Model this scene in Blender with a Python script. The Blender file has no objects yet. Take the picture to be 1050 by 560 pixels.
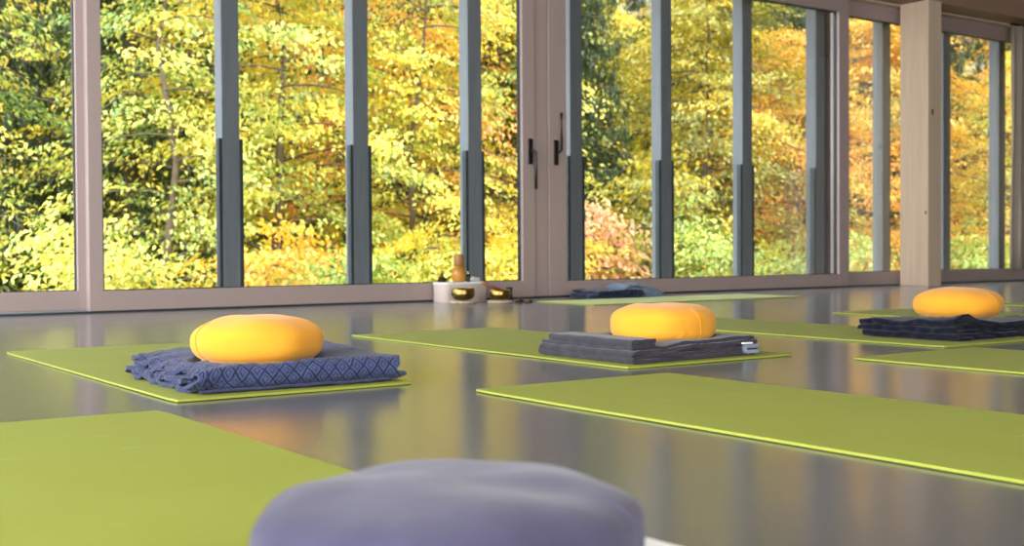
import bpy, math, random
import numpy as np
from mathutils import Vector, noise, Matrix
from math import sin, cos, pi, radians

SC = bpy.context.scene
COL = SC.collection
rng = random.Random(7)

# ------------------------------------------------------------------ helpers
def link(o, parent=None):
    COL.objects.link(o)
    if parent is not None:
        o.parent = parent
    return o

def mesh_obj(name, verts, faces, mat=None, parent=None, smooth=False, loc=None):
    me = bpy.data.meshes.new(name)
    me.from_pydata([tuple(v) for v in verts], [], faces)
    me.update()
    if smooth:
        me.shade_smooth()
    if mat is not None:
        me.materials.append(mat)
    o = bpy.data.objects.new(name, me)
    if loc is not None:
        o.location = loc
    return link(o, parent)

def tag(o, label=None, cat=None, group=None, kind=None):
    if label: o['label'] = label
    if cat: o['category'] = cat
    if group: o['group'] = group
    if kind: o['kind'] = kind
    return o

def empty(name, loc=(0, 0, 0), rz=0.0):
    o = bpy.data.objects.new(name, None)
    o.location = loc
    o.rotation_euler = (0, 0, rz)
    return link(o)

class MB:
    """collects shapes of one part"""
    def __init__(s):
        s.v = []; s.f = []
    def add(s, verts, faces):
        b = len(s.v)
        s.v += [tuple(v) for v in verts]
        s.f += [tuple(i + b for i in f) for f in faces]
    def box(s, x0, x1, y0, y1, z0, z1):
        s.add([(x0, y0, z0), (x1, y0, z0), (x1, y1, z0), (x0, y1, z0), (x0, y0, z1), (x1, y0, z1), (x1, y1, z1), (x0, y1, z1)],
              [(0, 3, 2, 1), (4, 5, 6, 7), (0, 1, 5, 4), (1, 2, 6, 5), (2, 3, 7, 6), (3, 0, 4, 7)])
    def lathe(s, prof, n=40, c=(0, 0, 0)):
        """prof: (r, z) from bottom to top; r=0 allowed at the ends"""
        vs = []; fs = []; rings = []
        for r, z in prof:
            if r < 1e-6:
                rings.append([len(vs)]); vs.append((c[0], c[1], c[2] + z))
            else:
                ring = []
                for i in range(n):
                    a = 2 * pi * i / n
                    ring.append(len(vs)); vs.append((c[0] + r * cos(a), c[1] + r * sin(a), c[2] + z))
                rings.append(ring)
        for a, b in zip(rings, rings[1:]):
            if len(a) == 1 and len(b) == 1: continue
            for i in range(n):
                j = (i + 1) % n
                if len(a) == 1: fs.append((a[0], b[j], b[i]))
                elif len(b) == 1: fs.append((a[i], a[j], b[0]))
                else: fs.append((a[i], a[j], b[j], b[i]))
        s.add(vs, fs)
    def tube(s, pts, rad, n=8, cap=True):
        pts = [Vector(p) for p in pts]
        rs = rad if isinstance(rad, (list, tuple)) else [rad] * len(pts)
        vs = []; fs = []
        up = Vector((0, 0, 1))
        for i, p in enumerate(pts):
            d = (pts[min(i + 1, len(pts) - 1)] - pts[max(i - 1, 0)])
            if d.length < 1e-9: d = Vector((0, 0, 1))
            d.normalize()
            a = d.cross(up)
            if a.length < 1e-3: a = d.cross(Vector((1, 0, 0)))
            a.normalize(); b = d.cross(a)
            for k in range(n):
                t = 2 * pi * k / n
                vs.append(p + a * (cos(t) * rs[i]) + b * (sin(t) * rs[i]))
        for i in range(len(pts) - 1):
            for k in range(n):
                l = (k + 1) % n
                fs.append((i * n + k, (i + 1) * n + k, (i + 1) * n + l, i * n + l))
        if cap:
            fs.append(tuple(range(n))); fs.append(tuple(reversed(range((len(pts) - 1) * n, len(pts) * n))))
        s.add(vs, fs)
    def build(s, name, mat, parent=None, smooth=False, bevel=0.0, seg=2, loc=None):
        o = mesh_obj(name, s.v, s.f, mat, parent, smooth, loc)
        if bevel > 0:
            m = o.modifiers.new('bevel', 'BEVEL'); m.width = bevel; m.segments = seg
            m.limit_method = 'ANGLE'; m.angle_limit = radians(40)
            m.harden_normals = False
        return o

def srgb(r, g, b):
    f = lambda c: (c / 255 / 12.92) if c / 255 <= 0.04045 else ((c / 255 + 0.055) / 1.055) ** 2.4
    return (f(r), f(g), f(b), 1.0)

# ------------------------------------------------------------------ materials
class NT:
    def __init__(s, name):
        s.m = bpy.data.materials.new(name); s.m.use_nodes = True
        s.t = s.m.node_tree; s.t.nodes.clear()
        s.out = s.t.nodes.new('ShaderNodeOutputMaterial')
    def n(s, typ, ins=None, **kw):
        nd = s.t.nodes.new(typ)
        for k, v in kw.items(): setattr(nd, k, v)
        for k, v in (ins or {}).items():
            if isinstance(v, bpy.types.NodeSocket): s.t.links.new(v, nd.inputs[k])
            else: nd.inputs[k].default_value = v
        return nd
    def math(s, op, a, b=None, clamp=False):
        ins = {0: a}
        if b is not None: ins[1] = b
        return s.n('ShaderNodeMath', ins, operation=op, use_clamp=clamp).outputs[0]
    def ramp(s, fac, stops, interp='LINEAR'):
        r = s.t.nodes.new('ShaderNodeValToRGB'); r.color_ramp.interpolation = interp
        cr = r.color_ramp
        while len(cr.elements) < len(stops): cr.elements.new(0.5)
        for e, (p, c) in zip(cr.elements, stops): e.position = p; e.color = c
        s.t.links.new(fac, r.inputs[0]); return r.outputs[0]
    def mix(s, fac, a, b, mode='MIX'):
        nd = s.t.nodes.new('ShaderNodeMix'); nd.data_type = 'RGBA'; nd.blend_type = mode
        for i, v in ((0, fac), (6, a), (7, b)):
            if isinstance(v, bpy.types.NodeSocket): s.t.links.new(v, nd.inputs[i])
            else: nd.inputs[i].default_value = v
        return nd.outputs[2]
    def pos(s, scale=(1, 1, 1), kind='Object'):
        tc = s.t.nodes.new('ShaderNodeTexCoord')
        mp = s.n('ShaderNodeMapping', {'Vector': tc.outputs[kind], 'Scale': scale}); return mp.outputs[0]
    def noise(s, vec, scale, detail=3, rough=.5):
        return s.n('ShaderNodeTexNoise', {'Vector': vec, 'Scale': scale, 'Detail': detail, 'Roughness': rough}).outputs[0]
    def bump(s, h, strength, dist):
        return s.n('ShaderNodeBump', {'Height': h, 'Strength': strength, 'Distance': dist}).outputs[0]
    def bsdf(s, **kw):
        b = s.n('ShaderNodeBsdfPrincipled', {k.replace('_', ' '): v for k, v in kw.items()})
        s.t.links.new(b.outputs[0], s.out.inputs[0]); return s.m

def flat(name, col, rough=.5, metal=0., var=.06, scale=12, spec=.5):
    t = NT(name); v = t.pos()
    c = t.mix(t.noise(v, scale), tuple(x * (1 - var) for x in col[:3]) + (1,), tuple(min(1, x * (1 + var)) for x in col[:3]) + (1,))
    return t.bsdf(Base_Color=c, Roughness=rough, Metallic=metal, Specular_IOR_Level=spec)

M = {}
M['frame'] = flat('coated_window_frame', srgb(170, 152, 148), .38, scale=30, var=.03)
M['gasket'] = flat('rubber_gasket', srgb(38, 46, 50), .5)
M['black'] = flat('black_metal', srgb(22, 21, 24), .35)
M['alu'] = flat('aluminium_strip', srgb(170, 178, 186), .35, 0.6)
M['plaster'] = flat('taupe_plaster', srgb(128, 118, 108), .8)
M['concrete'] = flat('terrace_concrete', srgb(140, 140, 138), .85)

t = NT('grey_poured_floor'); v = t.pos()
c = t.mix(t.noise(v, 1.3, 4), srgb(84, 84, 87), srgb(94, 94, 96))
sp = t.n('ShaderNodeTexVoronoi', {'Vector': v, 'Scale': 26.0}, feature='F1').outputs[0]
c = t.mix(t.math('LESS_THAN', sp, .03), c, srgb(190, 190, 190))
M['floor'] = t.bsdf(Base_Color=c, Roughness=t.n('ShaderNodeMapRange', {'Value': t.noise(v, 3, 3), 'To Min': .15, 'To Max': .21}).outputs[0],
                    Specular_IOR_Level=.62, Sheen_Weight=.05, Sheen_Roughness=.14, Sheen_Tint=(.9, .95, 1, 1), Normal=t.bump(t.noise(v, 2.2, 2), .12, .004))

# grey weathered timber of the facade posts
t = NT('grey_stained_timber'); v = t.pos((18, 18, .8))
c = t.mix(t.noise(v, 2.0, 6, .65), srgb(88, 96, 102), srgb(132, 140, 147))
M['post'] = t.bsdf(Base_Color=c, Roughness=.75, Normal=t.bump(t.noise(v, 6, 4), .3, .003))
M['channel'] = flat('dark_anodised_channel', srgb(52, 64, 70), .45, .3)

# glulam
t = NT('pale_glulam_timber'); v = t.pos((9, 9, .5))
g = t.noise(v, 3.0, 7, .6)
c = t.mix(g, srgb(196, 168, 142), srgb(226, 204, 180))
kn = t.n('ShaderNodeTexVoronoi', {'Vector': t.pos((4, 4, 2.2)), 'Scale': 1.0}, feature='F1').outputs[0]
c = t.mix(t.math('LESS_THAN', kn, .07), c, srgb(110, 74, 50))
M['wood'] = t.bsdf(Base_Color=c, Roughness=.6)
M['beam'] = flat('brown_beam_timber', srgb(150, 122, 102), .6, scale=4)
t = NT('ceiling_boards'); v = t.pos((1, 1, 1))
M['ceiling'] = t.bsdf(Base_Color=t.mix(t.noise(t.pos((1, 14, 1)), 2, 4), srgb(205, 190, 170), srgb(225, 212, 192)), Roughness=.7)

# glass that lets the light through
t = NT('clear_glazing')
fr = t.n('ShaderNodeFresnel', {'IOR': 1.35}).outputs[0]
tr = t.n('ShaderNodeBsdfTransparent', {'Color': (.975, .98, .98, 1)}).outputs[0]
gl = t.n('ShaderNodeBsdfGlossy', {'Color': (1, 1, 1, 1), 'Roughness': .02}).outputs[0]
mx = t.n('ShaderNodeMixShader', {0: t.math('MULTIPLY', fr, .3), 1: tr, 2: gl}).outputs[0]
t.t.links.new(mx, t.out.inputs[0]); M['glass'] = t.m

# yoga mats
t = NT('green_foam_mat'); v = t.pos()
c = t.mix(t.noise(v, 3.0, 4), srgb(130, 137, 54), srgb(145, 152, 68))
c = t.mix(t.math('MULTIPLY', t.n('ShaderNodeTexVoronoi', {'Vector': v, 'Scale': 260.0}).outputs[0], .35), c, srgb(120, 138, 40))
st = t.noise(t.pos((1.5, 16, 1)), 2.2, 3)
c = t.mix(t.math('MULTIPLY', t.math('GREATER_THAN', st, .70), .25), c, srgb(205, 212, 150))
M['mat'] = t.bsdf(Base_Color=c, Roughness=.62, Specular_IOR_Level=.3, Sheen_Weight=.04, Sheen_Roughness=.14, Normal=t.bump(t.noise(v, 220, 2), .35, .0008))
M['mat_sky_reflection'] = flat('green_mat_painted_reflection', srgb(206, 220, 150), .5, scale=4)  # green mat with the grazing sky reflection painted into its colour
M['mat_edge'] = flat('mat_cut_edge', srgb(150, 158, 50), .6)

def fabric(name, c1, c2, scale=5, weave=900, b=.25, rough=.9, mott=0):
    t = NT(name); v = t.pos()
    c = t.mix(t.noise(v, scale, 5, .65), c1, c2)
    w = t.noise(v, weave, 1)
    c = t.mix(t.math('MULTIPLY', w, .25), c, tuple(x * .6 for x in c1[:3]) + (1,))
    return t.bsdf(Base_Color=c, Roughness=rough, Specular_IOR_Level=.15, Normal=t.bump(t.math('ADD', t.math('MULTIPLY', w, .3), t.noise(v, 60, 3)), b, .0015),
                  Sheen_Weight=.15)
M['yellow'] = fabric('yellow_cotton', srgb(230, 156, 42), srgb(240, 170, 54), 6)
M['yellow_seam'] = fabric('yellow_seam_cotton', srgb(226, 144, 24), srgb(236, 156, 34), 6)
M['slate'] = fabric('slate_violet_cotton', srgb(40, 38, 58), srgb(82, 80, 106), 9, 700, .5)
M['slate_seam'] = fabric('slate_seam_cotton', srgb(62, 60, 84), srgb(88, 86, 110), 14)
M['white_cloth'] = fabric('white_cotton', srgb(235, 238, 246), srgb(246, 248, 252), 5)
M['navy'] = None

def woven(name, base, dark, light, p=.046, amount=1.0):
    t = NT(name)
    uv = t.n('ShaderNodeUVMap', uv_map='UVMap').outputs[0]
    sx = t.n('ShaderNodeSeparateXYZ', {0: uv}); u, w = sx.outputs[0], sx.outputs[1]
    wob = t.math('MULTIPLY', t.math('SUBTRACT', t.noise(t.pos(), 9, 2), .5), .25)
    a = t.math('ABSOLUTE', t.math('SUBTRACT', t.math('FRACT', t.math('ADD', t.math('MULTIPLY', u, 1 / p), wob)), .5))
    b = t.math('ABSOLUTE', t.math('SUBTRACT', t.math('FRACT', t.math('ADD', t.math('MULTIPLY', w, 1 / p), wob)), .5))
    d = t.math('ADD', a, b)                     # concentric diamonds
    # lattice line at d = .5, small diamond at d = .18
    l1 = t.math('LESS_THAN', t.math('ABSOLUTE', t.math('SUBTRACT', d, .5)), .085)
    l2 = t.math('LESS_THAN', t.math('ABSOLUTE', t.math('SUBTRACT', d, .22)), .035)
    l3 = t.math('LESS_THAN', t.math('ABSOLUTE', t.math('SUBTRACT', d, .80)), .035)
    ln = t.math('MAXIMUM', l1, t.math('MAXIMUM', l2, l3))
    dots = t.math('GREATER_THAN', t.math('MULTIPLY', t.math('SINE', t.math('MULTIPLY', u, 2 * pi / .0046)), t.math('SINE', t.math('MULTIPLY', w, 2 * pi / .0046))), -.25)
    ln = t.math('MULTIPLY', t.math('MULTIPLY', ln, dots), amount)
    nz = t.noise(t.pos(), 40, 4, .7)
    c = t.mix(nz, base, light)
    c = t.mix(ln, c, dark)
    return t.bsdf(Base_Color=c, Roughness=.95, Specular_IOR_Level=.1, Sheen_Weight=.1,
                  Normal=t.bump(t.math('SUBTRACT', t.noise(t.pos(), 260, 2), t.math('MULTIPLY', ln, .6)), .5, .0015))
M['navy'] = woven('navy_diamond_weave', srgb(56, 63, 98), srgb(18, 20, 40), srgb(84, 94, 134), .041)
M['navy_plain'] = fabric('navy_cut_edge', srgb(36, 41, 70), srgb(70, 78, 112), 60, 500, .6)
M['midnight'] = woven('midnight_weave', srgb(11, 13, 29), srgb(4, 5, 13), srgb(21, 25, 48), .05, .8)
M['charcoal'] = fabric('charcoal_wool', srgb(40, 38, 46), srgb(74, 72, 82), 40, 500, .7, .97)
M['charcoal_light'] = fabric('light_hem_wool', srgb(120, 130, 155), srgb(140, 150, 172), 20)
M['black_navy'] = fabric('black_navy_knit', srgb(22, 30, 48), srgb(44, 56, 80), 25)
M['denim'] = fabric('grey_blue_knit', srgb(92, 110, 134), srgb(130, 148, 170), 30)
M['brass'] = flat('aged_brass', srgb(148, 124, 68), .30, 1.0, .25, 9)
M['bronze'] = flat('dark_bronze', srgb(84, 60, 36), .35, .8, .2, 30)
M['amber'] = flat('amber_resin', srgb(196, 138, 40), .3, 0, .3, 40)
M['corkwood'] = flat('turned_wood', srgb(168, 120, 70), .5, 0, .2, 30)
M['redwood'] = flat('red_brown_wood', srgb(132, 68, 36), .45, 0, .15, 30)
M['linen'] = fabric('pink_beige_linen', srgb(206, 186, 178), srgb(222, 206, 198), 8)
M['ringcloth'] = fabric('beige_braided_cloth', srgb(176, 152, 120), srgb(206, 186, 156), 30)
M['stone'] = flat('white_stone', srgb(214, 210, 202), .6, 0, .12, 40)
M['curtain'] = fabric('taupe_curtain', srgb(150, 138, 124), srgb(172, 160, 144), 3)
M['steel'] = flat('polished_steel', srgb(190, 190, 195), .25, 1.0)

# ------------------------------------------------------------------ camera
H = .375
cam = bpy.data.cameras.new('camera'); co = bpy.data.objects.new('camera', cam); link(co)
f_px, yaw, pitch, roll = 1242.72, .95925, .0197, -.0059
v = Vector((cos(yaw) * cos(pitch), sin(yaw) * cos(pitch), -sin(pitch)))
r = Vector((sin(yaw), -cos(yaw), 0)); u = r.cross(v)
r2 = r * cos(roll) + u * sin(roll); u2 = u * cos(roll) - r * sin(roll)
co.matrix_world = Matrix(((r2.x, u2.x, -v.x, 0), (r2.y, u2.y, -v.y, 0), (r2.z, u2.z, -v.z, H), (0, 0, 0, 1)))
cam.sensor_width = 36; cam.lens = 36 * f_px / 1050
cam.clip_start = .05; cam.clip_end = 300
cam.dof.use_dof = True; cam.dof.focus_distance = 3.7; cam.dof.aperture_fstop = 5.0
SC.camera = co

# ------------------------------------------------------------------ room shell
D = 7.48
def struct(mb, name, mat, parent=None, bevel=0., smooth=False):
    o = mb.build(name, mat, parent, bevel=bevel, smooth=smooth)
    if parent is None: o['kind'] = 'structure'
    return o
b = MB(); b.box(-2.5, 13.2, -5, 7.56, -.25, 0); struct(b, 'floor', M['floor'])
b = MB(); b.box(-2.7, 13.4, -5.2, 8.25, 3.0, 3.25); struct(b, 'ceiling', M['ceiling'])
b = MB(); b.box(13.2, 13.4, -5.2, 7.7, -.25, 3.0); struct(b, 'wall_right', M['plaster'])
b = MB(); b.box(2.2, 13.2, -5.2, -5, -.25, 3.0); b.box(-2.5, 2.2, -5.2, -5, -.25, .1); b.box(-2.5, 2.2, -5.2, -5, 2.8, 3.0); struct(b, 'wall_back', M['plaster'])
# left wall: long window band
b = MB(); b.box(-2.7, -2.5, -5, 7.7, -.25, .10); b.box(-2.7, -2.5, -5, 7.7, 2.8, 3.0)
for yy in (-5, -1.2, 2.6, 7.3): b.box(-2.7, -2.5, yy, yy + .15, .10, 2.8)
struct(b, 'wall_left', M['plaster'])
# outside ledge the posts stand on
b = MB(); b.box(-2.7, 13.6, 7.7, 8.3, -.5, -.03); struct(b, 'terrace_floor', M['concrete'])
b = MB(); b.box(-2.5, 13.2, 7.56, 7.70, -.25, .0); struct(b, 'trim_1', M['alu'])      # sill plate

Wtop = 2.56
def frame_window(name, x0, x1, y0, y1, z0, z1, sl, sr, sb, st, kind_frame, split=()):
    root = empty(name, ((x0 + x1) / 2, (y0 + y1) / 2, z0)); root['kind'] = 'structure'
    ox, oy, oz = root.location
    m = MB()
    m.box(x0 - ox, x0 + sl - ox, y0 - oy, y1 - oy, 0, z1 - z0)
    m.box(x1 - sr - ox, x1 - ox, y0 - oy, y1 - oy, 0, z1 - z0)
    m.box(x0 + sl - ox, x1 - sr - ox, y0 - oy, y1 - oy, 0, sb)
    m.box(x0 + sl - ox, x1 - sr - ox, y0 - oy, y1 - oy, z1 - z0 - st, z1 - z0)
    m.build(kind_frame, M['frame'], root, bevel=.003)
    g = MB(); e = .006; yc = (y0 + y1) / 2 + .01
    gx0, gx1, gz0, gz1 = x0 + sl - ox, x1 - sr - ox, sb, z1 - z0 - st
    for a in ((gx0, gx0 + e, gz0, gz1), (gx1 - e, gx1, gz0, gz1), (gx0 + e, gx1 - e, gz0, gz0 + e), (gx0 + e, gx1 - e, gz1 - e, gz1)):
        g.box(a[0], a[1], yc - .016 - oy, yc + .016 - oy, a[2], a[3])
    g.build('gasket', M['gasket'], root)
    p = MB(); p.box(gx0 + e, gx1 - e, yc - .006 - oy, yc + .006 - oy, gz0 + e, gz1 - e)
    p.build('glass', M['glass'], root)
    return root
HT = 2.70
w1 = frame_window('window_1', -2.2, 2.19, D + .075, D + .15, .02, HT, .12, .118, .115, .14, 'window_frame')
d1 = frame_window('door_1', 2.118, 5.465, D, D + .075, .012, HT, .085, .115, .122, .14, 'door_frame')
d2 = frame_window('door_2', 5.60, 9.105, D, D + .075, .012, HT, .17, .14, .112, .14, 'door_frame')
w2 = frame_window('window_2', 9.02, 10.36, D + .075, D + .15, .02, HT, .06, .06, .115, .14, 'window_frame')
w3 = frame_window('window_3', 10.36, 13.15, D + .075, D + .15, .02, HT, .06, .06, .115, .14, 'window_frame')
m = MB(); m.box(5.470, 5.594, D + .014, D + .075, .012, HT); struct(m, 'trim_2', M['frame'], bevel=.003)
m = MB(); m.box(-2.2, 13.15, D + .05, D + .11, .0, .02); struct(m, 'trim_3', M['alu'])
m = MB(); m.box(-2.2, 13.15, D - .002, D + .048, .0, .011); struct(m, 'trim_4', M['gasket'])
# wall left of window 1
m = MB(); m.box(-2.5, -2.2, D, D + .2, 0, 3.0); struct(m, 'wall_front', M['plaster'])
# beam over the windows and upper wall strip
m = MB(); m.box(-2.2, 13.15, 7.20, 7.47, 2.715, 2.998); struct(m, 'beam', M['beam'], bevel=.004)
m = MB(); m.box(-2.2, 13.15, 7.47, 7.70, HT, 2.998); struct(m, 'wall_upper', M['wood'])
# door handles
def handle(parent, x, up):
    ox, oy, oz = parent.location
    m = MB(); m.box(x - .022, x + .022, D - .010, D, 1.02, 1.215)
    pts = [(x, D - .008, 1.12), (x, D - .052, 1.12), (x + .012, D - .058, 1.12 + (.012 if up else -.012)),
           (x + .014, D - .058, 1.12 + (.10 if up else -.10)), (x + .014, D - .058, 1.12 + (.30 if up else -.29))]
    m2 = MB(); m2.tube(pts, [.011, .011, .011, .0105, .010], 8)
    m.v = [(a - ox, c - oy, d - oz) for a, c, d in m.v]
    m2.v = [(a - ox, c - oy, d - oz) for a, c, d in m2.v]
    h = m.build('handle', M['black'], parent, bevel=.006, seg=3)
    l = m2.build('lever', M['black'], h, smooth=True)
handle(d1, 5.42, False)
handle(d2, 5.665, True)

# pillar (glulam) inside the window line
def pillar(x, w, label):
    m = MB(); m.box(-w / 2, w / 2, -.165, .155, 0, 2.713)
    o = m.build('timber_pillar', M['wood'], None, bevel=.004, loc=(x + w / 2, 7.315, 0))
    return tag(o, label, 'pillar')
pillar(9.84, .20, 'pale glulam timber pillar with small knots standing inside the window line')

# curtain at the right end
n = 90; vs = []; fs = []
zs = [.135, .5, 1.0, 1.6, 2.2, 2.66]
for j, z in enumerate(zs):
    for i in range(n):
        s = i / (n - 1); x = s * .85
        a = .045 * (1 + .2 * sin(3 * z))
        y = a * sin(s * 2 * pi * 8.5 + .25 * sin(z * 2)) + .006 * sin(s * 60 + z * 3)
        vs.append((x, y, z))
for j in range(len(zs) - 1):
    for i in range(n - 1):
        k = j * n + i; fs.append((k, k + 1, k + n + 1, k + n))
cu = empty('curtain', (11.52, 7.33, 0))
o = mesh_obj('drape', vs, fs, M['curtain'], cu, True)
md = o.modifiers.new('s', 'SOLIDIFY'); md.thickness = .004
m = MB(); m.tube([(-.05, 0, 2.675), (.95, 0, 2.675)], .014, 8); m.box(.2, .22, -.01, .01, 2.67, 2.716); m.build('rod', M['black'], cu)
tag(cu, 'taupe pleated curtain gathered beside the last window', 'curtain')

# ------------------------------------------------------------------ facade posts and glass balustrades
posts_n = range(-4, 11)
PX = lambda n: 3.150 + .984 * n
YP = 7.78
names = {0: 'nearest the left stile of the left sliding door', 1: 'second from the left stile of the left sliding door', 2: 'behind the bowls and the white box',
         3: 'right behind the left stile of the right sliding door', 4: 'second in the right sliding door',
         5: 'in the middle of the right sliding door', 6: 'nearest the right stile of the right sliding door', 7: 'in the narrow window beside the timber pillar',
         8: 'just beyond the timber pillar', 9: 'in the last window near the curtain', 10: 'behind the curtain', -1: 'hidden by the door frame beside the left window'}
for n in range(0, 10):
    mb = MB(); mb.box(-.062, .062, 0, .125, -.03, 2.998)
    o = mb.build('facade_post', M['post'], None, bevel=.004, loc=(PX(n), YP, 0))
    tag(o, 'grey timber facade post ' + names[n], 'post', 'grey timber posts outside the windows')
pan = {-1: 'left of the first facade post', 0: 'between the first and second facade posts', 1: 'left of the facade post behind the bowls', 2: 'behind the door handles',
       3: 'right of the central door frame', 4: 'left of the right door\'s middle post', 5: 'right of the right door\'s middle post',
       6: 'at the right end of the sliding door', 7: 'behind the timber pillar', 8: 'in the last window', 9: 'next to the curtain'}
for n in range(-1, 6):
    x0 = PX(n) + .064 if n >= 0 else 2.275; x1 = PX(n + 1) - .064
    ro = empty('glass_balustrade', ((x0 + x1) / 2, YP + .03, 0))
    hw = (x1 - x0) / 2
    g = MB(); g.box(-hw + .012, hw - .012, -.004, .004, .02, 1.12); g.build('glass', M['glass'], ro)
    for s in (-1, 1):
        c = MB(); c.box(min(s * hw, s * (hw - .022)), max(s * hw, s * (hw - .022)), -.03, .022, -.02, 1.13)
        c.build('side_channel', M['channel'], ro, bevel=.002)
    tag(ro, 'glass balustrade pane with dark channels ' + pan[n], 'balustrade', 'glass balustrade panes between the facade posts')
# pale board panel beside the last post of the right door
m = MB(); m.box(0, .30, 0, .05, -.03, 2.998)
for k in range(3): m.box(.02 + k * .1, .06 + k * .1, -.012, 0, -.03, 2.998)
o = m.build('timber_screen', M['post'], None, bevel=.003, loc=(PX(6) + .10, YP + .14, 0))
tag(o, 'pale grey vertical timber panel outside the right edge of the right sliding door', 'panel')

# ------------------------------------------------------------------ yoga mats
def mat(x0, x1, y0, y1, label, curl=0.0, rz=0.0, pale=False):
    w = (x1 - x0) / 2; l = (y1 - y0) / 2; rc = .022; th = .0065
    nx, ny = 12, 30
    vs = []; fs = []
    # rounded-corner outline grid
    def P(i, j):
        x = -w + 2 * w * i / nx; y = -l + 2 * l * j / ny
        # squeeze the four corners into a small radius
        ax = abs(x) - (w - rc); ay = abs(y) - (l - rc)
        if ax > 0 and ay > 0:
            d = math.hypot(ax, ay)
            if d > rc:
                ax *= rc / d; ay *= rc / d
            x = math.copysign(w - rc + ax, x); y = math.copysign(l - rc + ay, y)
        return x, y
    for lay in (0, 1):
        for j in range(ny + 1):
            for i in range(nx + 1):
                x, y = P(i, j)
                z = lay * th
                if curl:
                    e = max(0, (abs(y) - (l - .12)) / .12) if y > 0 else 0
                    z += curl * e * e * (.6 + .4 * sin(x * 9))
                z += .0008 * (1 + noise.noise((x * 3 + x0, y * 2 + y0, 0)))
                vs.append((x, y, z))
    N = (nx + 1) * (ny + 1)
    idx = lambda l_, i, j: l_ * N + j * (nx + 1) + i
    for j in range(ny):
        for i in range(nx):
            fs.append((idx(1, i, j), idx(1, i + 1, j), idx(1, i + 1, j + 1), idx(1, i, j + 1)))
            fs.append((idx(0, i, j), idx(0, i, j + 1), idx(0, i + 1, j + 1), idx(0, i + 1, j)))
    ntop = len(fs)
    for i in range(nx):
        fs.append((idx(0, i, 0), idx(0, i + 1, 0), idx(1, i + 1, 0), idx(1, i, 0)))
        fs.append((idx(0, i + 1, ny), idx(0, i, ny), idx(1, i, ny), idx(1, i + 1, ny)))
    for j in range(ny):
        fs.append((idx(0, 0, j + 1), idx(0, 0, j), idx(1, 0, j), idx(1, 0, j + 1)))
        fs.append((idx(0, nx, j), idx(0, nx, j + 1), idx(1, nx, j + 1), idx(1, nx, j)))
    o = mesh_obj('yoga_mat', vs, fs, M['mat'], None, False, ((x0 + x1) / 2, (y0 + y1) / 2, 0.0002))
    o.data.materials.append(M['mat_edge'])
    for k, p in enumerate(o.data.polygons):
        if k >= ntop: p.material_index = 1
    o.rotation_euler.z = rz
    if pale: o.data.materials[0] = M['mat_sky_reflection']  # pale: window-side mat, sky reflection put into the colour
    m = o.modifiers.new('b', 'BEVEL'); m.width = .0015; m.segments = 2; m.limit_method = 'ANGLE'; m.angle_limit = radians(50)
    return tag(o, label, 'yoga mat', 'green yoga mats laid out on the floor')
mat(1.03, 1.71, 2.915, 4.74, 'green yoga mat under the navy diamond-patterned blanket and yellow cushion')
mat(2.445, 3.20, 2.865, 4.72, 'green yoga mat under the charcoal wool blanket with the white label')
mat(3.87, 4.55, 2.74, 4.60, 'olive green yoga mat under the dark midnight-blue blanket', curl=.0)
mat(5.40, 6.08, 2.72, 4.57, 'green yoga mat behind the rightmost yellow cushion, only a thin strip of it seen')
mat(6.90, 7.58, 2.72, 4.57, 'green yoga mat at the far right edge, a tiny bit of it seen')
mat(1.742, 2.43, .80, 2.668, 'bare olive green yoga mat with a bright yellow-green long edge, right of the slate cushion')
mat(3.24, 3.92, .80, 2.655, 'bare dark green yoga mat in front of the midnight-blue blanket')
mat(.25, .938, .88, 2.765, 'large bare bright green yoga mat in the bottom left corner')
mat(5.02, 7.05, 6.22, 6.88, 'green yoga mat lying along the windows, sky reflection painted into its colour', pale=True)

# ------------------------------------------------------------------ folded blankets
def arc(c, r, a0, a1, n):
    return [(c[0] + r * cos(a0 + (a1 - a0) * k / n), c[1] + r * sin(a0 + (a1 - a0) * k / n)) for k in range(n + 1)]

def fold_path(a0, a1, levels, offs=None):
    """serpentine through the heights in levels between a0 and a1; returns (a, z) points. the first run goes a1 -> a0"""
    pts = []; d = -1
    offs = offs or [0] * (len(levels) * 2)
    for k, z in enumerate(levels):
        s, e = (a1, a0) if d < 0 else (a0, a1)
        n = 26
        for i in range(n + 1):
            q = s + (e - s) * i / n
            pts.append((q, z))
        if k < len(levels) - 1:
            z2 = levels[k + 1]; r = abs(z2 - z) / 2; c = (e + (offs[k]) * d, (z + z2) / 2)
            sgn = 1 if z2 > z else -1
            if d < 0: ar = arc(c, r, -pi / 2 * sgn, -pi / 2 * sgn - pi * sgn, 8)
            else: ar = arc(c, r, -pi / 2 * sgn, pi / 2 * sgn, 8)
            pts += ar[1:-1]
        d = -d
    return pts

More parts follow.
